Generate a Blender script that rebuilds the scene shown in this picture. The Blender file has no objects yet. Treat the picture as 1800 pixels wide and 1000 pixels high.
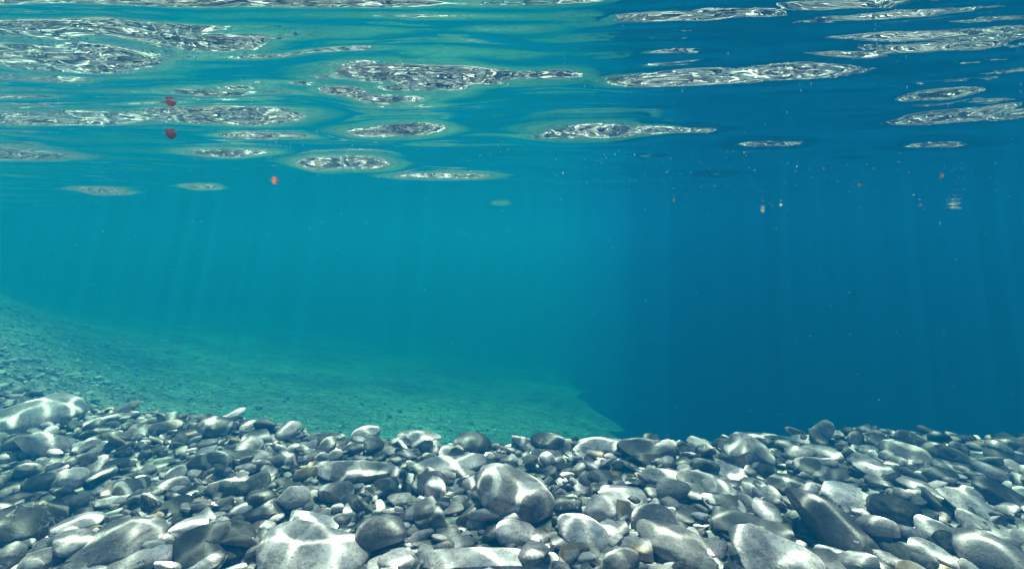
import bpy, math, random
import numpy as np
from mathutils import Vector, Matrix, Euler, Quaternion

SC = bpy.context.scene
COL = SC.collection
rng = np.random.default_rng(11)
random.seed(5)

# ------------------------------------------------------------------ camera
F = 870.0                      # focal length in photo pixels (photo 1800 x 1000)
HORIZON = 428.0                # photo row of the horizon
PITCH = math.atan((500.0 - HORIZON) / F)
cam_d = bpy.data.cameras.new("camera")
cam = bpy.data.objects.new("camera", cam_d)
COL.objects.link(cam)
cam_d.sensor_width = 36.0
cam_d.lens = 36.0 * F / 1800.0
cam_d.clip_start = 0.01
cam_d.clip_end = 400.0
cam.location = (0, 0, 0)
cam.rotation_euler = (math.radians(90) - PITCH, 0, 0)
SC.camera = cam

# ------------------------------------------------------------------ light
SUN_EL = math.radians(72)      # height of the sun as seen under water
SUN_AZ = math.radians(14)      # ahead of the camera, a little to the right
SUN_V = np.array([math.sin(SUN_AZ) * math.cos(SUN_EL), math.cos(SUN_AZ) * math.cos(SUN_EL), math.sin(SUN_EL)])
world = bpy.data.worlds.new("World")
SC.world = world
world.use_nodes = True
wn = world.node_tree.nodes
wl = world.node_tree.links
sky = wn.new("ShaderNodeTexSky")
sky.sky_type = 'NISHITA'
sky.sun_disc = False
sky.sun_elevation = SUN_EL
sky.sun_rotation = SUN_AZ
bg = wn["Background"]
bg.inputs[1].default_value = 0.03
wl.new(sky.outputs[0], bg.inputs[0])
sun_d = bpy.data.lights.new("sun", 'SUN')
sun_d.energy = 5.0
sun_d.angle = math.radians(0.3)
sun_d.color = (1.0, 0.91, 0.87)
sun = bpy.data.objects.new("sun", sun_d)
COL.objects.link(sun)
sun.location = (2, 6, 12)
sun.rotation_euler = Vector((-SUN_V).tolist()).to_track_quat('-Z', 'Y').to_euler()

SC.view_settings.view_transform = 'Standard'
SC.view_settings.look = 'None'
SC.view_settings.exposure = 1.06
SC.view_settings.gamma = 1.0
cy = SC.cycles
cy.use_denoising = True
cy.max_bounces = 8
cy.diffuse_bounces = 2
cy.glossy_bounces = 4
cy.transmission_bounces = 4
cy.volume_bounces = 2
cy.transparent_max_bounces = 12
cy.sample_clamp_indirect = 6.0
cy.caustics_reflective = False
cy.caustics_refractive = False

H = 0.115                      # water surface above the camera
BED = -0.43                    # shelf of cobbles below the camera

# ------------------------------------------------------------------ helpers
cp, sp = math.cos(PITCH), math.sin(PITCH)
def ray(X, Y):
    u = (X - 900.0) / F
    v = (500.0 - Y) / F
    return np.array([u, cp + sp * v, -sp + cp * v])
def at_height(X, Y, z):
    d = ray(X, Y)
    return d * (z / d[2])
def project(p):
    x, y, z = p
    yc = y * cp - z * sp
    zc = y * sp + z * cp
    return 900.0 + F * x / yc, 500.0 - F * zc / yc

def new_mesh(name, verts, faces, smooth=True):
    verts = np.asarray(verts, dtype=np.float32)
    faces = np.asarray(faces, dtype=np.int32)
    me = bpy.data.meshes.new(name)
    nv, nf, k = len(verts), len(faces), faces.shape[1]
    me.vertices.add(nv)
    me.vertices.foreach_set("co", verts.ravel())
    me.loops.add(nf * k)
    me.loops.foreach_set("vertex_index", faces.ravel())
    me.polygons.add(nf)
    me.polygons.foreach_set("loop_start", np.arange(0, nf * k, k, dtype=np.int32))
    me.polygons.foreach_set("use_smooth", np.full(nf, smooth, dtype=bool))
    me.update(calc_edges=True)
    return me
def fattr(me, name, arr):
    a = me.attributes.new(name, 'FLOAT', 'POINT')
    a.data.foreach_set("value", np.asarray(arr, dtype=np.float32).ravel())
def vattr(me, name, arr):
    a = me.attributes.new(name, 'FLOAT_VECTOR', 'POINT')
    a.data.foreach_set("vector", np.asarray(arr, dtype=np.float32).ravel())
def link(name, me, mat, label=None, cat=None, group=None, kind=None):
    o = bpy.data.objects.new(name, me)
    if mat: me.materials.append(mat)
    COL.objects.link(o)
    if label: o["label"] = label
    if cat: o["category"] = cat
    if group: o["group"] = group
    if kind: o["kind"] = kind
    return o

class NT:
    def __init__(self, name):
        self.m = bpy.data.materials.new(name)
        self.m.use_nodes = True
        self.t = self.m.node_tree
        self.t.nodes.clear()
        self.out = self.t.nodes.new("ShaderNodeOutputMaterial")
    def n(self, typ, **kw):
        nd = self.t.nodes.new("ShaderNode" + typ)
        for k, v in kw.items():
            setattr(nd, k, v)
        return nd
    def set(self, nd, i, v):
        if hasattr(v, "is_output"):
            self.t.links.new(v, nd.inputs[i])
        else:
            nd.inputs[i].default_value = v
    def math(self, op, a, b=0.0, clamp=False):
        nd = self.n("Math", operation=op, use_clamp=clamp)
        self.set(nd, 0, a); self.set(nd, 1, b)
        return nd.outputs[0]
    def mix(self, f, a, b, blend='MIX'):
        nd = self.n("Mix", data_type='RGBA', blend_type=blend)
        self.set(nd, 0, f); self.set(nd, 6, a); self.set(nd, 7, b)
        return nd.outputs[2]
    def noise(self, vec, scale, detail=3.0, rough=0.55, dist=0.0):
        nd = self.n("TexNoise")
        if vec is not None: self.set(nd, "Vector", vec)
        self.set(nd, "Scale", scale); self.set(nd, "Detail", detail)
        self.set(nd, "Roughness", rough); self.set(nd, "Distortion", dist)
        return nd.outputs[0]
    def ramp(self, fac, lo, hi, a=0.0, b=1.0):
        nd = self.n("MapRange", clamp=True, interpolation_type='SMOOTHSTEP')
        self.set(nd, 0, fac); self.set(nd, 1, lo); self.set(nd, 2, hi); self.set(nd, 3, a); self.set(nd, 4, b)
        return nd.outputs[0]
    def attr(self, name):
        nd = self.n("Attribute", attribute_name=name)
        return nd

# ------------------------------------------------------------------ materials
def stone_material():
    k = NT("river_stone")
    rc = k.attr("rc").outputs["Vector"]
    tone = k.attr("tone").outputs["Fac"]
    vein = k.attr("vein").outputs["Fac"]
    warm = k.attr("warm").outputs["Fac"]
    big = k.noise(rc, 16, 4, 0.6)
    fine = k.noise(rc, 140, 4, 0.7)
    grain = k.noise(rc, 600, 2, 0.6)
    f = k.math('ADD', k.math('MULTIPLY', k.ramp(big, 0.3, 0.7, -0.35, 0.35), 1.0), k.ramp(fine, 0.3, 0.7, -0.3, 0.3))
    f = k.math('ADD', f, k.ramp(grain, 0.3, 0.7, -0.22, 0.22))
    lum = k.math('MULTIPLY', tone, k.math('ADD', f, 1.0))
    cb = k.n("CombineColor")
    k.set(cb, 0, k.math('MULTIPLY', lum, 1.16)); k.set(cb, 1, k.math('MULTIPLY', lum, 0.95)); k.set(cb, 2, k.math('MULTIPLY', lum, 1.0))
    col = cb.outputs[0]
    # quartz bands and thin veins
    w = k.n("TexWave", wave_type='BANDS', bands_direction='X', wave_profile='SIN')
    k.set(w, "Vector", rc); k.set(w, "Scale", 7.0); k.set(w, "Distortion", 9.0); k.set(w, "Detail", 3.0); k.set(w, "Detail Scale", 1.2)
    band = k.ramp(w.outputs["Fac"], 0.72, 0.93)
    n2 = k.noise(rc, 22, 5, 0.55, 0.8)
    thin = k.ramp(k.math('ABSOLUTE', k.math('SUBTRACT', n2, 0.5)), 0.012, 0.0)
    thin = k.math('MULTIPLY', thin, k.ramp(k.noise(rc, 9, 2), 0.5, 0.62))
    v = k.math('MULTIPLY', k.math('MAXIMUM', k.math('MULTIPLY', band, vein), k.math('MULTIPLY', thin, 0.6)), k.ramp(fine, 0.25, 0.6, 0.45, 1.0), True)
    col = k.mix(v, col, (0.76, 0.67, 0.70, 1))
    # dark pits, ochre stain
    pits = k.ramp(k.noise(rc, 260, 2, 0.5), 0.62, 0.72)
    col = k.mix(k.math('MULTIPLY', pits, 0.55), col, (0.03, 0.032, 0.035, 1))
    st = k.math('MULTIPLY', warm, k.ramp(k.noise(rc, 34, 3), 0.42, 0.62))
    col = k.mix(st, col, (0.42, 0.24, 0.09, 1))
    film = k.ramp(k.noise(rc, 48, 5, 0.65), 0.46, 0.7, 0, 0.3)
    col = k.mix(film, col, (0.17, 0.158, 0.14, 1))
    b = k.n("Bump")
    hgt = k.math('ADD', k.math('MULTIPLY', big, 1.6), k.math('ADD', k.math('MULTIPLY', fine, 0.35), k.math('MULTIPLY', grain, 0.10)))
    k.set(b, "Height", hgt); k.set(b, "Strength", 0.55); k.set(b, "Distance", 0.008)
    p = k.n("BsdfPrincipled")
    k.set(p, "Base Color", col); k.set(p, "Roughness", 0.55); k.set(p, "Specular IOR Level", 0.25)
    k.t.links.new(b.outputs[0], p.inputs["Normal"])
    k.t.links.new(p.outputs[0], k.out.inputs["Surface"])
    return k.m
def bed_material():
    k = NT("gravel_bed")
    g = k.n("NewGeometry").outputs["Position"]
    vo = k.n("TexVoronoi", feature='F1'); k.set(vo, "Vector", g); k.set(vo, "Scale", 46.0)
    v2 = k.n("TexVoronoi", feature='F1'); k.set(v2, "Vector", g); k.set(v2, "Scale", 11.0)
    sepc = k.n("SeparateColor"); k.set(sepc, 0, vo.outputs["Color"])
    sep2 = k.n("SeparateColor"); k.set(sep2, 0, v2.outputs["Color"])
    t = k.math('ADD', k.math('MULTIPLY', sepc.outputs[0], 0.26), k.math('MULTIPLY', sep2.outputs[0], 0.16))
    patch = k.noise(g, 0.9, 4, 0.6)
    t = k.math('MULTIPLY', k.math('ADD', t, 0.12), k.ramp(patch, 0.3, 0.7, 0.55, 1.25))
    cb = k.n("CombineColor")
    k.set(cb, 0, k.math('MULTIPLY', t, 1.02)); k.set(cb, 1, t); k.set(cb, 2, k.math('MULTIPLY', t, 0.93))
    sx = k.n("SeparateXYZ"); k.set(sx, 0, g)
    algae = k.math('MULTIPLY', k.ramp(k.math('ADD', sx.outputs[2], k.math('MULTIPLY', patch, 0.2)), -0.5, -1.15), 0.85)
    cg = k.n("CombineColor"); k.set(cg, 0, k.math('MULTIPLY', t, 0.80)); k.set(cg, 1, k.math('MULTIPLY', t, 1.05)); k.set(cg, 2, k.math('MULTIPLY', t, 0.90))
    col = k.mix(algae, cb.outputs[0], cg.outputs[0])
    b = k.n("Bump")
    hh = k.math('ADD', k.math('MULTIPLY', vo.outputs["Distance"], -0.6), k.math('MULTIPLY', v2.outputs["Distance"], -1.6))
    k.set(b, "Height", hh); k.set(b, "Strength", 0.9); k.set(b, "Distance", 0.06)
    p = k.n("BsdfPrincipled")
    k.set(p, "Base Color", col); k.set(p, "Roughness", 0.9); k.set(p, "Specular IOR Level", 0.1)
    k.t.links.new(b.outputs[0], p.inputs["Normal"])
    k.t.links.new(p.outputs[0], k.out.inputs["Surface"])
    return k.m
def water_material():
    k = NT("water_surface")
    g = k.n("NewGeometry").outputs["Position"]
    sc = k.n("VectorMath", operation='MULTIPLY'); k.set(sc, 0, g); k.set(sc, 1, (0.75, 1.35, 1.0))
    r1 = k.noise(sc.outputs[0], 70, 2, 0.5, 0.4)
    b = k.n("Bump"); k.set(b, "Height", r1); k.set(b, "Strength", 1.0); k.set(b, "Distance", 0.00026)
    fr = k.n("Fresnel"); k.set(fr, "IOR", 1.33)
    k.t.links.new(b.outputs[0], fr.inputs["Normal"])
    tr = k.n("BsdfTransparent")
    ca = k.attr("painted_focus")  # sunlight pattern painted into the surface's transparent colour
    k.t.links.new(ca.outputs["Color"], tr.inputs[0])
    gl = k.n("BsdfGlossy"); k.set(gl, "Roughness", 0.0); k.set(gl, "Color", (1, 1, 1, 1))
    k.t.links.new(b.outputs[0], gl.inputs["Normal"])
    mx = k.n("MixShader")
    k.t.links.new(fr.outputs[0], mx.inputs[0])
    k.t.links.new(tr.outputs[0], mx.inputs[1])
    k.t.links.new(gl.outputs[0], mx.inputs[2])
    k.t.links.new(mx.outputs[0], k.out.inputs["Surface"])
    return k.m
def plain_material(name, c, rough=0.6, var=0.3, scale=300, trans=0.0):
    k = NT(name)
    tc = k.n("TexCoord").outputs["Object"]
    n = k.noise(tc, scale, 3)
    dark = tuple(x * (1 - var) for x in c) + (1,)
    lite = tuple(min(1, x * (1 + var)) for x in c) + (1,)
    col = k.mix(k.ramp(n, 0.35, 0.65), dark, lite)
    p = k.n("BsdfPrincipled"); k.set(p, "Base Color", col); k.set(p, "Roughness", rough)
    sh = p.outputs[0]
    if trans:
        t = k.n("BsdfTranslucent"); k.set(t, 0, col)
        mx = k.n("MixShader"); k.set(mx, 0, trans)
        k.t.links.new(sh, mx.inputs[1]); k.t.links.new(t.outputs[0], mx.inputs[2]); sh = mx.outputs[0]
    k.t.links.new(sh, k.out.inputs["Surface"])
    return k.m

M_STONE = stone_material()
M_BED = bed_material()
M_WATER = water_material()

# ------------------------------------------------------------------ the water itself (scatters and absorbs light)
def haze():
    k = NT("lake_water_volume")
    pv = k.n("VolumePrincipled")
    k.set(pv, "Color", (0.003, 0.134, 0.345, 1))
    k.set(pv, "Density", 0.57)
    k.set(pv, "Anisotropy", 0.35)
    k.set(pv, "Absorption Color", (0.0, 0.36, 0.06, 1))
    k.t.links.new(pv.outputs[0], k.out.inputs["Volume"])
    a, lo, hi = 45.0, -13.0, H + 0.06
    v = [(x, y, z) for z in (lo, hi) for y in (-a, a) for x in (-a, a)]
    f = [(0, 2, 3, 1), (4, 5, 7, 6), (0, 1, 5, 4), (2, 6, 7, 3), (0, 4, 6, 2), (1, 3, 7, 5)]
    link("haze", new_mesh("haze", v, f, False), k.m, kind="stuff")
haze()

# ------------------------------------------------------------------ water surface
_w = []
for i in range(46):
    lam = math.exp(rng.uniform(math.log(0.030), math.log(0.26)))
    th = rng.normal(math.pi / 2, 0.75)
    slope = (0.0085 if lam > 0.06 else 0.0065) * rng.uniform(0.6, 1.4)
    k_ = 2 * math.pi / lam
    _w.append((k_ * math.cos(th), k_ * math.sin(th), slope / k_, rng.uniform(0, 6.283)))
_c = []  # stronger unseen ripples, only for the sun pattern painted into the water
_r2 = np.random.default_rng(3)
for i in range(44):
    lam = math.exp(_r2.uniform(math.log(0.030), math.log(0.088)))
    th = _r2.uniform(0, 6.283)
    k_ = 2 * math.pi / lam
    _c.append((k_ * math.cos(th), k_ * math.sin(th), 6.6 / math.sqrt(22) / k_ ** 2, _r2.uniform(0, 6.283)))
# (photo column, photo row, width px, height px, rise to the right px, slope) of each ripple whose underside mirrors the stones
PATCH = [
    (120, 58, 460, 26, 0, .17), (130, 100, 420, 52, 0, .19), (380, 78, 320, 40, 0, .17), (620, 64, 340, 16, 0, .17), (60, 132, 220, 14, 0, .17), (560, 100, 260, 10, 0, .16),
    (100, 5, 520, 14, 0, .2), (520, 5, 560, 12, 0, .2), (900, 3, 420, 10, 2, .17), (1500, 8, 420, 8, 12, .15), (1340, 62, 260, 7, 12, .15), (1600, 52, 420, 9, 26, .15), (1730, 128, 220, 8, 12, .17),
    (830, 102, 300, 22, 0, .15), (690, 140, 360, 46, 0, .26), (930, 132, 260, 22, 2, .21), (330, 159, 420, 16, 0, .22),
    (690, 168, 200, 20, 0, .26), (90, 208, 300, 18, 0, .2), (430, 203, 290, 24, 0, .22), (480, 240, 170, 7, 0, .24), (30, 270, 190, 12, 0, .24), (415, 268, 180, 9, 0, .24),
    (605, 287, 170, 12, 0, .36), (680, 228, 210, 17, 0, .25), (1035, 231, 200, 21, 0, .25), (1208, 229, 120, 9, 2, .23),
    (1150, 138, 230, 18, 10, .19), (1500, 122, 560, 24, 26, .19), (1640, 78, 520, 40, 44, .19), (1260, 30, 440, 18, 20, .15),
    (1180, 58, 420, 10, 16, .15), (1560, 30, 420, 14, 22, .15), (1690, 18, 300, 14, 16, .14), (1650, 168, 170, 15, 8, .22), (1700, 203, 280, 15, 14, .22),
    (1350, 254, 140, 9, 2, .25), (1645, 255, 150, 10, 1, .25), (905, 52, 170, 7, 0, .13), (180, 335, 80, 4, 0, .42), (780, 309, 180, 4, 0, .42),
    (1260, 306, 70, 4, 0, .28), (1145, 273, 50, 3, 0, .26), (1500, 277, 44, 3, 0, .26), (750, 253, 90, 4, 0, .22), (880, 357, 40, 2, 0, .3), (355, 328, 60, 3, 0, .42),
]
_r3 = np.random.default_rng(41)
for _ in range(128):
    X = _r3.uniform(-60, 1860); Y = 15 + 250 * _r3.random() ** 1.3
    if _ >= 46: X, Y = (_r3.uniform(-60, 860), 18 + 165 * _r3.random()) if _ < 92 else (_r3.uniform(1050, 1860), 6 + 105 * _r3.random())
    PATCH.append((X, Y, _r3.uniform(60, 330), _r3.uniform(3, 7) * (1.2 - Y / 400), max(0, (X - 900) / 900) * _r3.uniform(4, 16), _r3.uniform(.13, .19) * (1 if Y < 180 else .85)))
_p = []
for (X, Y, w, h, rise, s) in PATCH:
    c = at_height(X, Y, H)
    e1 = at_height(X - w / 2, Y + rise / 2, H); e2 = at_height(X + w / 2, Y - rise / 2, H)
    ax = (e2 - e1)[:2]; L = np.linalg.norm(ax); ax = ax / L
    per = np.array([-ax[1], ax[0]])
    n1 = at_height(X, Y - h / 2, H); n2 = at_height(X, Y + h / 2, H)
    D = abs(np.dot((n2 - n1)[:2], per)) + 1e-4
    c = (n1 + n2) / 2
    if Y > 180 and w > 40: L *= 1.3
    _p.append((c[0], c[1], ax, per, L / 2, D / 2, s * (1.5 if Y > 180 else 1.6 if X > 1000 else 1.2)))
def height(x, y, painted_focus=False):
    z = np.zeros_like(x)
    gap = 0.004 + 0.035 * np.maximum(0, np.maximum(np.abs(x) - 1.9, np.maximum(y - 2.1, 0.06 - y)))
    for kx, ky, A, ph in (_c if painted_focus else _w):
        lam = 2 * math.pi / math.hypot(kx, ky)
        g = 1.0 if painted_focus else 0.75
        z += g * A * np.clip((lam / gap - 4.0) / 4.0, 0, 1) * np.sin(kx * x + ky * y + ph)
    fade = 1.0 / (1.0 + (np.hypot(x, y) / 14.0) ** 2)
    z *= fade
    for cx, cy_, ax, per, a, b, s in ([] if painted_focus else _p):
        dx, dy = x - cx, y - cy_
        u = (dx * ax[0] + dy * ax[1]) / a
        v = (dx * per[0] + dy * per[1])
        ph = cx * 91.0 + cy_ * 57.0
        v = v + b * min(1.0, (a / 0.16) ** 2) * (0.55 * np.sin(2.3 * u + ph) + 0.30 * np.sin(5.1 * u + 1.7 * ph) * np.cos(0.8 * v / b + ph))
        m = (np.abs(u) < 2.2) & (np.abs(v) < 6 * b)
        if not m.any(): continue
        q = v[m] / (1.6 * b)
        g = np.exp(-(u[m] / 0.95) ** 4) * np.exp(-q * q)
        z[m] += -s * v[m] * g
    return z

def axis(core_lo, core_hi, step, lo, hi, grow=0.035):
    c = list(np.arange(core_lo, core_hi + 1e-9, step))
    up, x, d = [], core_hi, step
    while x < hi:
        d *= 1 + grow; x += d; up.append(x)
    dn, x, d = [], core_lo, step
    while x > lo:
        d *= 1 + grow; x -= d; dn.append(x)
    return np.array(dn[::-1] + c + up)

def refracted(nx, ny, nz, sin_w):
    # sun direction in air whose flat-surface refraction is SUN_V
    s_air = 1.33 * math.cos(SUN_EL)
    dh = SUN_V[:2] / np.linalg.norm(SUN_V[:2])
    I = np.array([-dh[0] * s_air, -dh[1] * s_air, -math.sqrt(1 - s_air ** 2)])
    eta = 1 / 1.33
    ci = -(I[0] * nx + I[1] * ny + I[2] * nz)
    kk = np.sqrt(1 - eta ** 2 * (1 - ci ** 2))
    f = eta * ci - kk
    return eta * I[0] + f * nx, eta * I[1] + f * ny, eta * I[2] + f * nz

def water():
    xs = axis(-1.9, 1.9, 0.0034, -44.0, 44.0)
    ys = axis(0.06, 2.1, 0.0034, -44.0, 44.0)
    Xg, Yg = np.meshgrid(xs, ys)
    Z = height(Xg, Yg)
    nx_, ny_ = len(xs), len(ys)
    # sun pattern painted into the surface: rays traced through separate unseen ripples, landings counted
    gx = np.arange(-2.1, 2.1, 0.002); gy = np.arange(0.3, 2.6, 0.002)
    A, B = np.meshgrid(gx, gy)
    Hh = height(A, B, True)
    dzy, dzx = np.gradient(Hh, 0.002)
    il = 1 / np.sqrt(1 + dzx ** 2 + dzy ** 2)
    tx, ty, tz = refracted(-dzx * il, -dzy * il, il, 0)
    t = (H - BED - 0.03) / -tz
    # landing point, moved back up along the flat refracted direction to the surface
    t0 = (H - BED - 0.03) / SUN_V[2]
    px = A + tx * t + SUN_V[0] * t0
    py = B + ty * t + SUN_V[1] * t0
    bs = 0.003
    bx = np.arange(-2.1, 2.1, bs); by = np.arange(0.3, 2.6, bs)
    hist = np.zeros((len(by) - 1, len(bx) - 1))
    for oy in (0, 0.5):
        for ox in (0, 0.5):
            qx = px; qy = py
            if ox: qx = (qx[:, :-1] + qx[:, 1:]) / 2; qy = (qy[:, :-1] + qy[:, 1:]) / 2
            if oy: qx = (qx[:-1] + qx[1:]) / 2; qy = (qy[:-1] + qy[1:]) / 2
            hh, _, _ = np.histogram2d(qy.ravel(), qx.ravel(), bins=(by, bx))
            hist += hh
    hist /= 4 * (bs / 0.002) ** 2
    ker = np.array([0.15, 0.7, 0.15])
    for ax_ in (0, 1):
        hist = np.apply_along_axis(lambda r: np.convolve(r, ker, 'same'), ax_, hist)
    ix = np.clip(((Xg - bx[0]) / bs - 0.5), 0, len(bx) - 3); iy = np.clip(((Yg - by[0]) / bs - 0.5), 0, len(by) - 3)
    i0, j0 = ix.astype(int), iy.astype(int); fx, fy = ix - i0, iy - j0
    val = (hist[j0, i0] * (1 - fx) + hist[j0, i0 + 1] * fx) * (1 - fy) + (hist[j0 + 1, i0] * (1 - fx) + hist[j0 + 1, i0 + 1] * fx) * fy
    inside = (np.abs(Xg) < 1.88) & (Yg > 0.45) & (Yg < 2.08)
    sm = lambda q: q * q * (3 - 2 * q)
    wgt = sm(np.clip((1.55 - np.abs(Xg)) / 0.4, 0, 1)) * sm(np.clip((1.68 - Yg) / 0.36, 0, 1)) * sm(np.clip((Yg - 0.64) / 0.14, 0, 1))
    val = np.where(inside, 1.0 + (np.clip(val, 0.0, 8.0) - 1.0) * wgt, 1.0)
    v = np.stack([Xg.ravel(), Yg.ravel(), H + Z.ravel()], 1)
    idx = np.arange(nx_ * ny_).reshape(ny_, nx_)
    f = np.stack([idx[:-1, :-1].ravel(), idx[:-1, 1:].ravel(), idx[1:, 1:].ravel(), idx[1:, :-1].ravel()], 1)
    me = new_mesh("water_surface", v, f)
    fattr(me, "painted_focus", val.ravel())
    print("water grid", nx_, ny_, "painted_focus", np.percentile(val[inside], [5, 25, 50, 75, 95, 99]))
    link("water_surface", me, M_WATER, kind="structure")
water()

# ------------------------------------------------------------------ river bed
def softplus(x, w):
    return w * np.logaddexp(0, x / w)
_tn = [(rng.normal(0, 1), rng.normal(0, 1), rng.uniform(0, 6.28)) for _ in range(24)]
def bumps(x, y, scale, lo=0, hi=8):
    s = np.zeros_like(x)
    for a, b, p in _tn[lo:hi]:
        s += np.sin((a * x + b * y) * scale + p)
    return s / math.sqrt(hi - lo)
EDGE = np.array([(-3.0, 2.0), (-1.6, 1.42), (-1.0, 1.26), (-0.62, 1.16), (-0.3, 1.07), (0.0, 1.04), (0.3, 1.03), (0.5, 1.05), (0.75, 1.08), (1.1, 1.05), (1.6, 0.95), (3.0, 0.8)])
def bed(x, y):
    x = np.asarray(x, float); y = np.asarray(y, float)
    e = np.interp(x, EDGE[:, 0], EDGE[:, 1])
    shelf = BED + 0.008 * bumps(x, y, 7.0) + 0.016 * np.exp(-((x - 0.66) / 0.25) ** 2 - ((y - 1.05) / 0.2) ** 2)
    shelf = shelf - 1.1 * softplus(y - e, 0.02)
    u = x + 1.10 * y
    zb = BED - 0.02 - 0.50 * (softplus(u, 0.12) - softplus(u - 1.0, 0.3)) - 0.15 * softplus(u - 1.0, 0.3) + 0.05 * softplus(-u, 0.3)
    zb = zb - 0.9 * softplus(x - (1.6 + 0.07 * y), 0.6)
    zb = zb + 0.05 * bumps(x, y, 1.1, 8, 16) * np.clip((y - 1) / 4, 0, 1) + 0.012 * bumps(x, y, 5.0, 16, 24)
    z = np.logaddexp(shelf / 0.02, zb / 0.02) * 0.02
    return np.clip(z, -11.0, H - 0.12)
def riverbed():
    xs = axis(-2.2, 2.2, 0.02, -44.5, 44.5, 0.04)
    ys = axis(0.2, 3.0, 0.02, -44.5, 44.5, 0.04)
    Xg, Yg = np.meshgrid(xs, ys)
    Z = bed(Xg, Yg)
    v = np.stack([Xg.ravel(), Yg.ravel(), Z.ravel()], 1)
    idx = np.arange(len(xs) * len(ys)).reshape(len(ys), len(xs))
    f = np.stack([idx[:-1, :-1].ravel(), idx[:-1, 1:].ravel(), idx[1:, 1:].ravel(), idx[1:, :-1].ravel()], 1)
    link("river_bed", new_mesh("river_bed", v, f), M_BED, kind="structure")
riverbed()

# ------------------------------------------------------------------ added unseen rock overhang, shaped to shade the right half of the pool
def add_shade_cliff():
    k = NT("shade_cliff_rock")
    g = k.n("NewGeometry").outputs["Position"]
    t = k.math('MULTIPLY', k.ramp(k.noise(g, 1.3, 8, 0.65), 0.3, 0.7, 0.5, 1.4), 0.24)
    cb = k.n("CombineColor"); k.set(cb, 0, t); k.set(cb, 1, k.math('MULTIPLY', t, 0.98)); k.set(cb, 2, k.math('MULTIPLY', t, 0.92))
    p = k.n("BsdfPrincipled"); k.set(p, "Base Color", cb.outputs[0]); k.set(p, "Roughness", 0.9)
    k.t.links.new(p.outputs[0], k.out.inputs["Surface"])
    lip_y = np.array([4.5, 6.0, 10.0, 22.0, 30.0]); lip_x = np.array([1.35, 1.5, 1.6, 1.9, 2.2])
    r = np.random.default_rng(9)
    ys = np.linspace(4.5, 30, 60)
    rows = []
    for y in ys:
        xe = float(np.interp(y, lip_y, lip_x)) + 0.10 * math.sin(2.1 * y) + 0.06 * math.sin(5.3 * y + 1)
        prof = [(24, -9), (9.5, -9), (8.0, -3), (7.4, 0.0), (7.0, 0.8), (5.0, 2.6), (3.4, 4.0), (xe, 5.0), (xe + .25, 6.0), (xe + 1.2, 8.0), (xe + 3.0, 9.5), (12, 10.5), (24, 11.0)]
        row = []
        for (a, b), (c, d) in zip(prof, prof[1:]):
            for q in range(5):
                row.append((a + (c - a) * q / 5, y, b + (d - b) * q / 5))
        row.append((24, y, 11.0))
        rows.append(row)
    V = np.array(rows); n = V.shape[1]
    jit = r.normal(0, 0.10, V.shape); jit[:, :3] = 0; jit[:, -3:] = 0; jit[:, :, 1] *= 0.4
    V = V + jit
    nr = len(ys)
    idx = np.arange(nr * n).reshape(nr, n)
    F_ = [(idx[i, j], idx[i + 1, j], idx[i + 1, (j + 1) % n], idx[i, (j + 1) % n]) for i in range(nr - 1) for j in range(n)]
    V = V.reshape(-1, 3).tolist()
    for i in (0, nr - 1):
        h_ = n // 2          # ends: strips between the lower and the upper half of the profile
        for j in range(h_):
            a, b, c, d = idx[i, j], idx[i, j + 1], idx[i, n - 2 - j], idx[i, n - 1 - j]
            if len({a, b, c, d}) == 4: F_.append((a, b, c, d) if i == 0 else (d, c, b, a))
    link("shade_cliff", new_mesh("shade_cliff", V, F_, False), k.m, kind="structure")
add_shade_cliff()

# ------------------------------------------------------------------ stones
import bmesh
def ico(sub):
    bm = bmesh.new()
    bmesh.ops.create_icosphere(bm, subdivisions=sub, radius=1.0)
    v = np.array([p.co[:] for p in bm.verts]); f = np.array([[q.index for q in t.verts] for t in bm.faces])
    bm.free()
    return v / np.linalg.norm(v, axis=1)[:, None], f
ICO = {s: ico(s) for s in (2, 3, 4, 5)}
def stone_shape(sub, r, lump=0.10, box=0.82, cuts=3, taper=0.0, soft=0.07):
    """unit stone: rounded box, low lumps, a few worn flats"""
    v, f = ICO[sub]
    p = np.sign(v) * np.abs(v) ** box
    p = p / np.maximum(1e-6, np.max(np.abs(p), axis=1))[:, None] * 0.0 + p
    n = np.zeros(len(v))
    for _ in range(7):
        d = r.normal(0, 1, 3); d /= np.linalg.norm(d)
        n += np.sin(v @ d * r.uniform(1.2, 3.6) + r.uniform(0, 6.28)) * r.uniform(0.3, 1)
    p = p * (1 + lump * n / 2.2)[:, None]
    for _ in range(cuts):
        d = r.normal(0, 1, 3); d /= np.linalg.norm(d)
        t = r.uniform(0.5, 0.82)
        e = p @ d - t
        p = p - (np.where(e > 0, e - soft * np.tanh(e / soft), 0) * 0.92)[:, None] * d
    n = np.zeros(len(v))
    for _ in range(10):
        d = r.normal(0, 1, 3); d /= np.linalg.norm(d)
        n += np.sin(v @ d * r.uniform(6, 13) + r.uniform(0, 6.28)) * r.uniform(0.3, 1)
    p = p * (1 + 0.010 * n)[:, None]
    if taper:
        p[:, 1:] *= (1 - taper * p[:, :1])
    p /= np.abs(p).max(axis=0)
    return p, f

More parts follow.
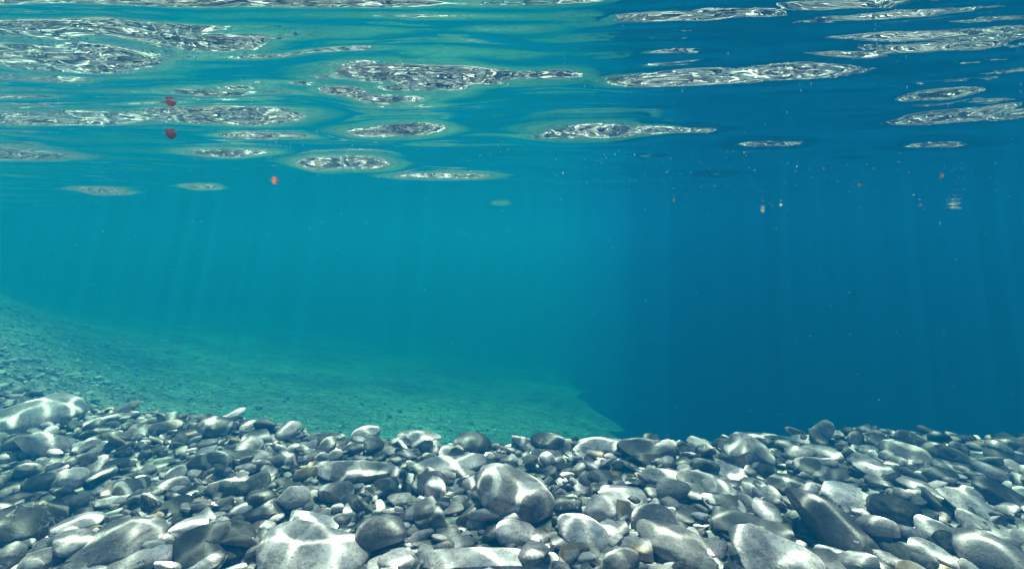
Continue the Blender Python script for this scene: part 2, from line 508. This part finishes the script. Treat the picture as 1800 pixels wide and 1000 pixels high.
TONES = {"black": 0.028, "dark": 0.068, "grey": 0.19, "pale": 0.41, "white": 0.66}
STONES = []    # everything placed so far: (x, y, z, radius)
def add_stone(name, cx, cy_, w, h, tilt, tone, vein, label, group=None, sub=4, shape=None, depth=0.8, yaw=None, warm=0.0, sink=0.55, seed=None, taper=0.0, upright=False):
    """a stone whose middle shows at photo point (cx, cy) and whose outline there is about w x h pixels, resting on the bed"""
    r = np.random.default_rng(seed if seed is not None else int(abs(cx * 7 + cy_ * 131)) + 3)
    d = ray(cx, cy_)
    # march to the bed, lifted by part of the stone's height
    t = 0.5
    for _ in range(900):
        p = d * t
        c0 = 0.5 * h / F * t
        if p[2] <= float(bed(p[0], p[1])) + sink * c0: break
        if p[1] > float(np.interp(p[0], EDGE[:, 0], EDGE[:, 1])) - 0.005:      # on the lip of the shelf
            break
        t += 0.003
    p = d * t
    c0 = 0.5 * h / F * t
    p[2] = min(p[2], float(bed(p[0], p[1])) + max(sink, 0.75 if upright else 0.6) * c0 + 0.004)
    a = 0.5 * w / F * t
    el = math.asin(-d[2] / np.linalg.norm(d))
    hv = 0.5 * h / F * t
    if upright:
        b = a * depth; c = hv
    else:
        b = a * depth
        s = hv ** 2 - (b * math.sin(el)) ** 2
        if s < (0.30 * hv) ** 2:
            b = hv * 0.85 / math.sin(el); s = hv ** 2 - (b * math.sin(el)) ** 2
        c = math.sqrt(s) / math.cos(el)
    lump, box, cuts = shape or (0.10, 0.85, 3)
    v, f = stone_shape(sub, r, lump, box, cuts, taper, 0.07 if sub > 3 else 0.035)
    v = v * np.array([a, b, c])
    az = math.atan2(p[0], p[1])
    R = Matrix.Rotation(-az, 3, 'Z') @ Matrix.Rotation(math.radians(tilt), 3, 'Y') @ Matrix.Rotation(math.radians(r.uniform(-6, 14)), 3, 'X')
    me = new_mesh(name, v, f)
    off = r.uniform(-5, 5, 3)
    q = Euler((r.uniform(-.5, .5), r.uniform(-.5, .5), r.uniform(-.6, .6))).to_matrix()
    vattr(me, "rc", v @ np.array(q).T + off)
    tv = TONES[tone] * r.uniform(0.88, 1.15)
    n = len(v)
    fattr(me, "tone", np.full(n, tv)); fattr(me, "vein", np.full(n, vein)); fattr(me, "warm", np.full(n, warm))
    o = link(name, me, M_STONE, label, "stone", group)
    o.location = p
    o.rotation_euler = R.to_euler()
    STONES.append((p[0], p[1], p[2], max(a, b * 0.8), cx, cy_, w, h))
    return o

ROUND, SLAB, ANG = (0.10, 0.9, 2), (0.10, 0.72, 6), (0.15, 0.85, 10)
# cx, cy, w, h, tilt (deg, left end up is +), tone, vein, label, short reference, extra
HERO = [
 (45, 733, 165, 60, 2, "pale", .25, "long pale grey slab with a blunt rounded end, raised above the fine gravel", "raised pale slab", dict(shape=SLAB, depth=.7)),
 (80, 782, 90, 52, 22, "white", .1, "bright whitish mottled stone leaning down below the raised pale slab", "leaning whitish stone", dict(shape=ANG)),
 (200, 736, 84, 22, -2, "white", 0, "flat bright white stone lying alone in the far fine gravel", "flat white far stone", dict(shape=SLAB)),
 (380, 752, 58, 38, 12, "grey", .9, "striped light and dark grey cobble on the far gravel edge", "striped far cobble", {}),
 (376, 812, 88, 40, 4, "black", .35, "dark oval cobble with a pale swirl across its top", "swirl-topped dark cobble", dict(shape=ROUND)),
 (442, 804, 70, 32, 4, "grey", .2, "flat grey slab wedged behind the swirl-topped dark cobble", "wedged flat slab", dict(shape=SLAB)),
 (500, 811, 52, 34, -4, "dark", .8, "dark cobble with one broad white band at its end", "white-banded dark cobble", dict(shape=ROUND)),
 (36, 930, 132, 76, 8, "black", .05, "big smooth dark round boulder cut off at the frame's edge", "big dark round boulder", dict(shape=ROUND, sub=5, depth=.9)),
 (215, 948, 150, 66, -8, "grey", .1, "wide angular grey slab in the foreground beside the big dark boulder", "wide angular slab", dict(shape=ANG, sub=5)),
 (378, 956, 132, 56, 3, "black", .05, "smooth near-black oval cobble in the foreground", "near-black oval cobble", dict(shape=ROUND, sub=5)),
 (545, 970, 206, 96, 10, "pale", .6, "largest pale foreground boulder with wavy white bands sloping down its side", "largest pale boulder", dict(sub=5, shape=(0.1, .85, 3), depth=.9)),
 (332, 935, 74, 44, -10, "white", .2, "white angular stone leaning on the near-black oval cobble", "white angular stone", dict(shape=ANG)),
 (466, 896, 88, 40, -4, "dark", .25, "dark mottled lens-shaped cobble above the largest pale boulder", "mottled lens cobble", {}),
 (204, 821, 44, 28, -6, "dark", 0, "small dark drum-shaped cobble on the mid gravel", "dark drum cobble", dict(shape=(.06, .75, 2))),
 (74, 850, 56, 40, 0, "dark", .1, "dark blue-grey cobble next to a white cap stone", "dark cap cobble", dict(shape=ROUND)),
 (122, 843, 58, 36, -14, "white", 0, "white rounded cap stone beside the dark blue-grey cobble", "white cap stone", {}),
 (300, 855, 58, 32, -6, "pale", 0, "pale wedge cobble lit along its flat top", "pale wedge cobble", dict(shape=ANG)),
 (312, 890, 58, 28, -5, "black", 0, "black crescent-shaped pebble behind the white angular stone", "black crescent pebble", dict(shape=ROUND)),
 (138, 965, 26, 52, -60, "white", 0, "thin white sliver of stone standing on edge by the big dark boulder", "white upright sliver", dict(shape=SLAB, upright=True)),
 (18, 980, 50, 46, -30, "grey", .1, "grey stone leaning in the bottom corner below the big dark boulder", "leaning corner stone", {}),
 (72, 984, 62, 42, -10, "grey", .05, "plain grey cobble under the big dark boulder", "plain underlying cobble", {}),
 (205, 996, 128, 34, -6, "pale", .2, "pale low slab along the bottom edge under the wide angular slab", "pale bottom slab", dict(shape=SLAB)),
 (282, 978, 56, 40, 0, "white", .1, "white mottled cobble between the angular slab and near-black oval", "white mottled cobble", {}),
 (545, 925, 96, 52, 12, "white", .3, "white quartz block with a grey cap behind the largest pale boulder", "white quartz block", dict(shape=ANG)),
 (622, 824, 150, 46, 4, "grey", .45, "broad grey slab with swirling pale lines in the middle gravel", "broad swirled slab", dict(shape=SLAB, sub=5)),
 (670, 938, 88, 70, -10, "grey", .05, "rough round grey cobble standing in a gravel hollow", "rough round cobble", dict(shape=(0.1, .9, 3), sub=5, sink=.8)),
 (752, 912, 60, 38, -8, "dark", 0, "dark irregular cobble right of the rough round cobble", "dark irregular cobble", dict(shape=ANG)),
 (900, 870, 152, 88, 24, "grey", .75, "big smooth grey boulder with two white bands curving over it", "big banded boulder", dict(shape=ROUND, sub=5, depth=.75, sink=.75)),
 (830, 780, 70, 38, 2, "dark", .15, "dark mottled dome cobble on the crest of the shelf", "mottled crest dome", dict(shape=ROUND)),
 (645, 768, 58, 38, -14, "pale", .2, "pale pointed wedge stone on the crest", "pale crest wedge", dict(shape=ANG)),
 (735, 768, 80, 32, 6, "pale", .3, "flat pale streaky stone on the crest beside the mottled dome", "streaky crest stone", dict(shape=SLAB)),
 (965, 774, 66, 34, 6, "dark", .15, "dark flat-bottomed cobble on the crest with a pale top", "flat-bottomed crest cobble", dict(shape=ROUND)),
 (756, 852, 66, 38, 4, "dark", .7, "dark cobble with a broad white end in the middle gravel", "white-ended cobble", dict(shape=ROUND)),
 (718, 852, 24, 42, 14, "black", .8, "thin dark stone on edge with a white stripe", "thin edge stone", dict(shape=SLAB, upright=True)),
 (590, 866, 64, 40, 4, "grey", .7, "grey blocky cobble crossed by one white vertical stripe", "striped blocky cobble", dict(shape=(.08, .72, 3))),
 (636, 892, 22, 40, -48, "dark", 0, "thin dark-grey flake leaning diagonally in the gravel", "leaning dark flake", dict(shape=SLAB, upright=True)),
 (905, 940, 80, 48, 12, "pale", .3, "half white half grey cobble below the big banded boulder", "half-white cobble", {}),
 (840, 992, 250, 46, 2, "pale", .55, "very wide pale banded slab running along the bottom edge", "wide bottom slab", dict(shape=SLAB, sub=5, depth=.45)),
 (1026, 938, 98, 58, 14, "white", 0, "bright white quartz cobble speckled with dark spots", "speckled quartz cobble", dict(shape=ROUND, sub=5)),
 (672, 991, 56, 28, 4, "pale", .1, "pale bean-shaped pebble beside the wide bottom slab", "pale bean pebble", dict(shape=ROUND)),
 (780, 815, 150, 30, -2, "pale", .35, "long low streaky slab behind the white-ended cobble", "long streaky slab", dict(shape=SLAB)),
 (1140, 795, 114, 42, 4, "dark", .05, "low dark hump of rock with a shadowed hollow on the crest", "dark crest hump", dict(shape=ANG, sub=5)),
 (1158, 806, 54, 26, 4, "pale", .7, "pale arched pebble lying before the dark crest hump", "pale arched pebble", dict(shape=ROUND)),
 (1318, 797, 84, 58, 16, "grey", .35, "large mottled cobble with a dark underside near the crest", "large mottled cobble", dict(sub=5, sink=.8, shape=(0.1, .88, 3))),
 (1190, 842, 130, 26, 4, "pale", .4, "flat streaky slab, upper one of the stacked slabs", "upper stacked slab", dict(shape=SLAB)),
 (1255, 824, 140, 26, 4, "pale", .4, "flat streaky slab tucked behind the stacked slabs", "rear stacked slab", dict(shape=SLAB)),
 (1250, 850, 120, 30, 7, "grey", .5, "flat grey slab, lower one of the stacked slabs", "lower stacked slab", dict(shape=SLAB)),
 (1090, 873, 94, 42, 4, "pale", .3, "pale-topped cobble with a dark base in mid shelf", "pale-topped cobble", dict(shape=ANG)),
 (1060, 839, 56, 28, 3, "dark", .3, "dark lens pebble with a thin pale rim", "dark lens pebble", dict(shape=ROUND)),
 (1212, 864, 84, 34, 10, "grey", .6, "grey ridged cobble with a white facet under the stacked slabs", "ridged facet cobble", dict(shape=ANG)),
 (1060, 897, 64, 42, 18, "pale", .2, "white-topped cobble right of the big banded boulder", "white-topped cobble", dict(shape=ANG)),
 (1120, 896, 70, 26, 2, "dark", .5, "flat dark pebble with a white lit top", "flat dark pebble", dict(shape=SLAB)),
 (1204, 905, 70, 28, 2, "dark", .2, "flat dark stone lodged above the long smooth cobble", "flat lodged stone", dict(shape=SLAB)),
 (1148, 918, 84, 58, 6, "grey", .05, "round grey stone head resting against the long smooth cobble", "round grey head", dict(shape=ROUND, sub=5)),
 (1196, 958, 160, 62, 20, "grey", .02, "long smooth grey cobble tilted down to the foreground", "long smooth cobble", dict(shape=ROUND, sub=5, depth=.6)),
 (1116, 964, 62, 52, -4, "pale", .1, "whitish stone stained orange on its face", "orange-stained stone", dict(warm=.9, shape=ANG, sink=.8)),
 (1022, 971, 66, 34, -6, "grey", .1, "low plain grey pebble in front of the speckled quartz cobble", "low plain pebble", {}),
 (1120, 998, 220, 30, 3, "grey", .5, "broad ribbed slab at the bottom edge under the orange-stained stone", "broad ribbed slab", dict(shape=SLAB, sub=5, depth=.5)),
 (1278, 889, 88, 34, 6, "dark", .8, "dark cobble with bold white stripes", "bold striped cobble", dict(shape=SLAB)),
 (1315, 922, 140, 52, -4, "dark", .05, "broad dark-grey slab behind the ribbed boulder", "broad dark slab", dict(shape=SLAB, sub=5)),
 (1350, 972, 176, 104, 10, "pale", .9, "large ribbed boulder with white ridges across its face", "ribbed boulder", dict(shape=ANG, sub=5, depth=.8)),
 (1470, 930, 190, 70, 27, "dark", .05, "long dark-grey boulder slanting diagonally to the foreground", "long slanting boulder", dict(shape=ROUND, sub=5, depth=.6)),
 (1445, 758, 34, 48, 28, "pale", .2, "pale oval stone standing upright on the crest", "upright crest stone", dict(shape=ROUND, upright=True, sink=.8, depth=.7)),
 (1502, 771, 22, 28, 30, "pale", .1, "small pale pebble standing on the crest by the upright oval stone", "small crest pebble", dict(shape=ROUND, upright=True, sink=.9)),
 (1660, 797, 86, 36, 6, "black", .1, "dark dome-shaped cobble near the crest with a bright rim", "dark crest dome", dict(shape=ROUND)),
 (1588, 797, 78, 28, 4, "grey", .3, "flat grey stone adjoining the dark crest dome", "flat adjoining stone", dict(shape=SLAB)),
 (1578, 895, 92, 52, 8, "black", .05, "dark rounded cobble among broken pale stones", "dark rounded cobble", dict(shape=ROUND, sub=5)),
 (1442, 826, 88, 36, 8, "dark", .4, "dark cobble with pale curved bands in mid shelf", "curve-banded cobble", dict(shape=ROUND)),
 (1392, 852, 96, 34, 4, "dark", .3, "dark flat cobble between the stacked slabs and curve-banded cobble", "dark flat cobble", dict(shape=SLAB)),
 (1490, 872, 80, 34, 10, "white", .1, "whitish flat stone above the long slanting boulder", "whitish flat stone", dict(shape=SLAB)),
 (1752, 985, 128, 70, 16, "grey", .05, "big round grey boulder in the bottom corner", "corner grey boulder", dict(shape=ROUND, sub=5)),
 (1500, 996, 130, 36, 8, "pale", .7, "pale banded slab at the bottom edge below the long slanting boulder", "pale banded bottom slab", dict(shape=SLAB)),
 (1712, 892, 130, 44, 26, "pale", .3, "pale streaky slab sloping down beside the dark rounded cobble", "sloping streaky slab", dict(shape=SLAB)),
 (1762, 872, 90, 36, 22, "black", .05, "black elongated cobble sloping beyond the streaky slab", "black sloping cobble", dict(shape=ROUND)),
 (1665, 945, 100, 40, 20, "white", .2, "whitish lit cobble in front of the sloping streaky slab", "whitish lit cobble", {}),
 (1640, 975, 76, 40, 16, "pale", .6, "striped pale cobble by the corner grey boulder", "striped corner cobble", {}),
 (1580, 968, 70, 34, 14, "dark", .1, "dark low cobble between slanting boulder and striped corner cobble", "dark low cobble", dict(shape=ROUND)),
 (1445, 796, 66, 26, 4, "pale", .2, "pale dome stone behind the curve-banded cobble", "pale dome stone", dict(shape=ROUND)),
 (1345, 763, 130, 20, -4, "grey", .3, "long flat grey stone capping the crest ridge", "crest ridge stone", dict(shape=SLAB)),
 (1545, 826, 100, 34, 6, "pale", .4, "pale flat stone with a dark oval hollow", "hollowed flat stone", dict(shape=SLAB)),
 (1700, 826, 120, 22, 4, "dark", .4, "long thin dark slab before the dark crest dome", "long thin slab", dict(shape=SLAB)),
 (1620, 855, 90, 30, 10, "pale", .3, "pale stone lying under the long thin slab", "pale underlying stone", dict(shape=SLAB)),
 (1745, 940, 110, 36, 22, "pale", .2, "pale sloping stone behind the corner grey boulder", "pale sloping stone", dict(shape=SLAB)),
 (960, 800, 60, 22, 2, "grey", .1, "low grey stone under the flat-bottomed crest cobble", "low grey stone", dict(shape=SLAB)),
 (1030, 792, 46, 26, -6, "pale", .2, "small pale block just behind the dark lens pebble", "small pale block", dict(shape=ANG)),
 (1070, 785, 110, 26, 2, "pale", .35, "flat pale stone capping the crest beside the dark hump", "flat crest cap", dict(shape=SLAB)),
 (570, 770, 60, 26, 4, "dark", .2, "dark low cobble on the crest beside the pale wedge", "dark crest cobble", dict(shape=ROUND)),
 (455, 770, 56, 24, -4, "grey", .2, "grey low stone near the striped far cobble", "grey far stone", dict(shape=SLAB)),
]
REFS = []
for (cx, cy_, w, h, tilt, tone, vein, label, ref, ex) in HERO:
    nm = "boulder" if "boulder" in label else "slab" if " slab" in label else "pebble" if "pebble" in label else "cobble" if "cobble" in label else "stone"
    add_stone(nm, cx, cy_, w, h, tilt, tone, vein, label, "larger stones on the shelf", **ex)["kind"] = "thing"
    REFS.append((cx, cy_, ref))

# medium pebbles, each a thing of its own
ADJ = {"black": ("black", "near-black", "sooty"), "dark": ("dark grey", "slate", "charcoal"), "grey": ("grey", "mid grey", "ash grey"),
       "pale": ("pale grey", "light grey", "silvery"), "white": ("whitish", "chalk white", "milky")}
SHP = {0: ("rounded pebble", ROUND), 1: ("flat pebble", SLAB), 2: ("angular pebble", ANG), 3: ("chipped pebble", (.14, .9, 6))}
used = set()
n_med = 0
tries = 0
while n_med < 215 and tries < 9000:
    tries += 1
    X = rng.uniform(-20, 1820)
    Y = rng.uniform(745, 1000) if rng.random() < 0.85 else rng.uniform(700, 760)
    if Y < 745 and X > 420: continue
    if Y < 775 and 500 < X < 1250: continue
    if Y < 768 and X >= 1250 or X > 1690 and Y < 800: continue
    near = min(((Y - 428) / 350.0), 1.6)
    w = float(np.clip(rng.lognormal(math.log(33), 0.36), 19, 78)) * near
    hh = w * rng.uniform(0.30, 0.54)
    ok = True
    for s in STONES:
        ddx = (X - s[4]) / ((w + s[6]) * 0.40); ddy = (Y - s[5]) / ((hh + s[7]) * 0.40)
        if ddx * ddx + ddy * ddy < 1: ok = False; break
    if not ok: continue
    tone = rng.choice(["black", "dark", "grey", "pale", "white"], p=[.16, .27, .29, .19, .09])
    sh = int(rng.choice([0, 1, 2, 3], p=[.16, .34, .30, .20]))
    vein = float(rng.choice([0.0, 0.2, 0.7], p=[.5, .28, .22]))
    veined = " white-veined" if vein > .5 and tone in ("black", "dark", "grey") else ""
    order = sorted(REFS, key=lambda r: ((r[0] - X) / 1.6) ** 2 + ((r[1] - Y) * 1.0) ** 2)[:4]
    lab = None
    for a in range(3):
        for rx, ry, ref in order[:3]:
            dx, dy = X - rx, Y - ry
            if abs(dx) > 1.3 * abs(dy): rel = "left of" if dx < 0 else "right of"
            else: rel = "behind" if dy < 0 else "in front of"
            size = "small" if w / near < 34 else "medium" if w / near < 46 else "large"
            c = f"{size} {ADJ[tone][0]}{veined} {SHP[sh][0]} {rel} the {ref}"
            if a == 1: c = f"{size} {ADJ[tone][0]}{veined} {SHP[sh][0]} {rel} the {ref}, towards the {order[0][2] if order[0][2] != ref else order[1][2]}"
            if a == 2: c = f"{size} {ADJ[tone][0]}{veined} {SHP[sh][0]} between the {ref} and the {order[3][2]}"
            if c not in used:
                lab = c; break
        if lab: break
    if not lab: continue
    used.add(lab)
    add_stone("pebble", X, Y, w, hh, float(rng.normal(3 + 10 * (X - 900) / 900, 9)), str(tone), vein, lab, "pebbles scattered between the larger stones", sub=3,
              shape=SHP[sh][1], depth=float(rng.uniform(.6, 1.0)), sink=float(rng.uniform(.5, .9)), seed=n_med + 500, warm=float(rng.random() < .11) * .6)
    n_med += 1
print("stones", len(STONES), "tries", tries)

# pebbles nobody could count: shelf filling, and gravel of the far slope
def heap(name, pos, size, sub, tones, seed, flat=(0.22, 0.62)):
    r = np.random.default_rng(seed)
    protos = [stone_shape(sub, r, 0.14, 0.85, 8, soft=.02) for _ in range(14)]
    N = len(pos); zz = tones
    V, Fc, T, Vn, RC, Wm = [], [], [], [], [], []
    base = 0
    for i in range(N):
        v, f = protos[r.integers(0, 14)]
        s = size[i] * np.array([1, r.uniform(.6, 1), r.uniform(*flat)])
        q = (Matrix.Rotation(r.uniform(0, 6.28), 3, 'Z') @ Matrix.Rotation(r.normal(0, .35), 3, 'X') @ Matrix.Rotation(r.normal(0, .35), 3, 'Y'))
        w = (v * s) @ np.array(q).T
        V.append(w + pos[i]); RC.append(v * s + r.uniform(-5, 5, 3)); Fc.append(f + base); base += len(v)
        T.append(np.full(len(v), tones[r.integers(0, len(tones))] * r.uniform(.8, 1.25)))
        Vn.append(np.full(len(v), 0.6 if r.random() < .2 else 0.1)); Wm.append(np.full(len(v), 0.6 if r.random() < .05 else 0.0))
    me = new_mesh(name, np.concatenate(V), np.concatenate(Fc))
    vattr(me, "rc", np.concatenate(RC)); fattr(me, "tone", np.concatenate(T)); fattr(me, "vein", np.concatenate(Vn)); fattr(me, "warm", np.concatenate(Wm))
    link(name, me, M_STONE, kind="stuff")
TS = [.03, .05, .08, .12, .17, .23, .31, .4, .5]
def scatter(n, xlo, xhi, ylo, yhi, size, keep):
    out, sz = [], []
    while len(out) < n:
        x = rng.uniform(xlo, xhi); y = rng.uniform(ylo, yhi)
        if not keep(x, y): continue
        s = size(x, y)
        z = float(bed(x, y)) + s * rng.uniform(0.0, 0.7)
        out.append((x, y, z)); sz.append(s)
    return np.array(out), np.array(sz)
edge_y = lambda x: float(np.interp(x, EDGE[:, 0], EDGE[:, 1]))
p1, s1 = scatter(8200, -1.7, 1.6, 0.45, 1.9, lambda x, y: float(np.clip(rng.lognormal(math.log(.0105), .45), .004, .030)), lambda x, y: y < edge_y(x) + .07)
heap("pebbles", p1, s1, 2, TS, 21)
p2, s2 = scatter(6500, -6.5, 3.5, 1.1, 7.0, lambda x, y: float(np.clip(rng.lognormal(math.log(.0075 + .012 * math.exp(-(y - edge_y(x)) / .45)), .45), .004, .04)), lambda x, y: y > edge_y(x) and y < 5 and abs(x) < 1.15 * y and x < 1.9 + .1 * y and rng.random() < min(1, (2.2 / y) ** 1.6))
heap("gravel", p2, s2, 2, [.24, .27, .3, .33, .36, .4], 22)

# ------------------------------------------------------------------ floating leaves, twigs, specks
def leaf_mesh(name, L, W, fold, curl, notch=0.0, hang=0.0):
    """thin leaf blade creased along the midrib"""
    nu, nv = 17, 11
    V = []
    for i in range(nu):
        u = i / (nu - 1)
        hw = W / 2 * (math.sin(math.pi * u ** 0.75) ** 0.8 + 0.03) * (1 + 0.06 * math.sin(17 * u))
        for j in range(nv):
            t = 2 * j / (nv - 1) - 1
            x = (u - .5) * L - notch * L * abs(t) * (u > .8)
            y = t * hw
            z = -abs(t) ** 1.3 * hw * fold - curl * L * (u - .5) ** 2 - hang * max(0, t) * hw
            V.append((x, y, z))
    F_ = []
    for i in range(nu - 1):
        for j in range(nv - 1):
            a = i * nv + j
            F_.append((a, a + nv, a + nv + 1, a + 1))
    return new_mesh(name, V, F_)
def tube(name, pts, r0, r1, seg=8):
    V, F_ = [], []
    pts = [np.array(p, float) for p in pts]
    for i, p in enumerate(pts):
        d = pts[min(i + 1, len(pts) - 1)] - pts[max(i - 1, 0)]; d /= np.linalg.norm(d)
        a = np.cross(d, [0.3, 0.9, 0.1]); a /= np.linalg.norm(a); b = np.cross(d, a)
        r = r0 + (r1 - r0) * i / (len(pts) - 1)
        for k in range(seg):
            t = 2 * math.pi * k / seg
            V.append(p + r * (a * math.cos(t) + b * math.sin(t)))
    for i in range(len(pts) - 1):
        for k in range(seg):
            F_.append((i * seg + k, i * seg + (k + 1) % seg, (i + 1) * seg + (k + 1) % seg, (i + 1) * seg + k))
    return new_mesh(name, V, F_)
def surf_z(x, y):
    return H + float(height(np.array([[x]]), np.array([[y]]))[0, 0])
M_RED = plain_material("red_leaf", (0.13, 0.024, 0.012), trans=0.5)
M_ORANGE = plain_material("orange_leaf", (0.17, 0.05, 0.015), trans=0.5)
M_YELLOW = plain_material("yellow_leaf", (0.4, 0.3, 0.11), trans=0.5)
M_TAN = plain_material("tan_leaf", (0.52, 0.36, 0.2), trans=0.5)
M_PINK = plain_material("rosy_leaf", (0.2, 0.07, 0.05), trans=0.5)
M_STEM = plain_material("leaf_stem", (0.6, 0.38, 0.2))
M_TWIG = plain_material("twig_bark", (0.05, 0.045, 0.03), 0.8)
def leaf(X, Y, wpx, ratio, mat, label, yaw=0.0, roll=35, pitch=0, fold=.35, stem=True, curl=.4, drop=0.0):
    c = at_height(X, Y, H)
    L = 0.66 * wpx / F * np.linalg.norm(c)
    o = bpy.data.objects.new("leaf", None); COL.objects.link(o)
    o["label"] = label; o["category"] = "leaf"; o["group"] = "leaves floating at the water surface"
    b = link("blade", leaf_mesh("blade", L, L * ratio, fold, curl), mat); b.parent = o
    if stem:
        s = link("stem", tube("stem", [(-L * .46, 0, -.08 * L), (-L * .62, .02 * L, -.10 * L), (-L * .80, .08 * L, -.06 * L)], L * .03, L * .015), M_STEM); s.parent = o
    o.rotation_euler = (math.radians(-roll), math.radians(pitch), math.radians(yaw))
    o.location = (c[0], c[1], surf_z(c[0], c[1]) - L * ratio * .22 * abs(math.sin(math.radians(roll))) - 0.0004 - drop)
leaf(302, 229, 24, 1.0, M_RED, "dark red heart-shaped leaf hanging under the surface, lower of the red pair", 8, 62, 4)
leaf(302, 188, 23, .7, M_RED, "smaller dark red leaf at the surface above the heart-shaped one", -6, 38, -3)
leaf(484, 316, 17, .9, M_ORANGE, "small orange leaf floating alone beyond the two red leaves", 20, 55, 5)
leaf(1338, 369, 16, .8, M_TAN, "tan crumpled leaf scrap with a pale tip hanging from the surface", 35, 70, 30, .8)
leaf(1680, 361, 21, .28, M_YELLOW, "bright yellow narrow leaf floating far off", -10, 65, 6, .3, True, .4, .0035)
leaf(1183, 352, 12, .7, M_TAN, "tiny tan curled scrap of leaf hanging upright", 70, 60, 55, .7)
leaf(1655, 309, 10, .8, M_PINK, "tiny pinkish round leaf scrap above the yellow leaf", 10, 50, 0, .3, False)
leaf(1512, 325, 13, .4, M_ORANGE, "thin orange leaf scrap between the tan scrap and pinkish one", 5, 25, 0, .3, False)
leaf(1357, 361, 7, .8, M_ORANGE, "tiny orange-brown fleck beside the tan crumpled scrap", 40, 60, 20, .5, False)
leaf(1373, 360, 7, .6, M_YELLOW, "tiny pale yellow fleck right of the orange-brown one", 0, 40, 0, .4, False)
leaf(1617, 360, 10, .6, M_PINK, "tiny rosy fleck just left of the yellow narrow leaf", 15, 40, 0, .4, False)

def twig(X, Y, dpx, top, r, label):
    p = at_height(X, Y, BED + .01)
    s = 1 / F * np.linalg.norm(p)
    a = p; b = p + np.array([dpx[0] * s, 0.01, dpx[1] * s])
    m = (a + b) / 2 + np.array([.002, .004, .001])
    me = tube("twig", [a, (a + m) / 2 + .0008, m, (m + b) / 2 - .0006, b], r, r * .4)
    link("twig", me, M_TWIG, label, "twig", "dark twigs among the stones")
twig(1184, 790, (-9, 26), 0, .0016, "short dark twig sticking up behind the dark crest hump")
twig(955, 866, (26, 30), 0, .0014, "thin dark twig crossing upward by the big banded boulder's right side")
twig(962, 872, (42, 22), 0, .0013, "longer thin dark twig lying lower beside the big banded boulder")

def specks():
    r = np.random.default_rng(77)
    v0, f0 = ICO[2]
    V, Fc, base = [], [], 0
    zones = [(330, 560, 225, 280, 40), (480, 900, 240, 320, 80), (950, 1330, 260, 335, 110), (1000, 1800, 60, 220, 40), (1300, 1790, 280, 370, 90), (100, 900, 130, 260, 40)]
    for x0, x1, y0, y1, n in zones:
        for _ in range(n):
            X, Y = r.uniform(x0, x1), r.uniform(y0, y1)
            c = at_height(X, Y, H)
            c[2] = surf_z(c[0], c[1]) - 0.0006
            s = (0.18 + 0.4 * r.random() ** 3) / F * np.linalg.norm(c) * 1.1
            w = v0 * s * np.array([r.uniform(.8, 2.2), 1, r.uniform(.5, .9)])
            V.append(w + c); Fc.append(f0 + base); base += len(v0)
    for _ in range(750):      # specks drifting in open water
        X, Y = r.uniform(-50, 1850), r.uniform(120, 740)
        t = r.uniform(.35, 1.6)
        c = ray(X, Y) * t
        if c[2] > H - .01 or c[2] < float(bed(c[0], c[1])) + .03: continue
        s = (0.32 + 0.5 * r.random() ** 4) / F * t
        V.append(v0 * s + c); Fc.append(f0 + base); base += len(v0)
    me = new_mesh("dust", np.concatenate(V), np.concatenate(Fc))
    link("dust", me, plain_material("pale_dust", (0.5, 0.5, 0.46)), kind="stuff")
specks()
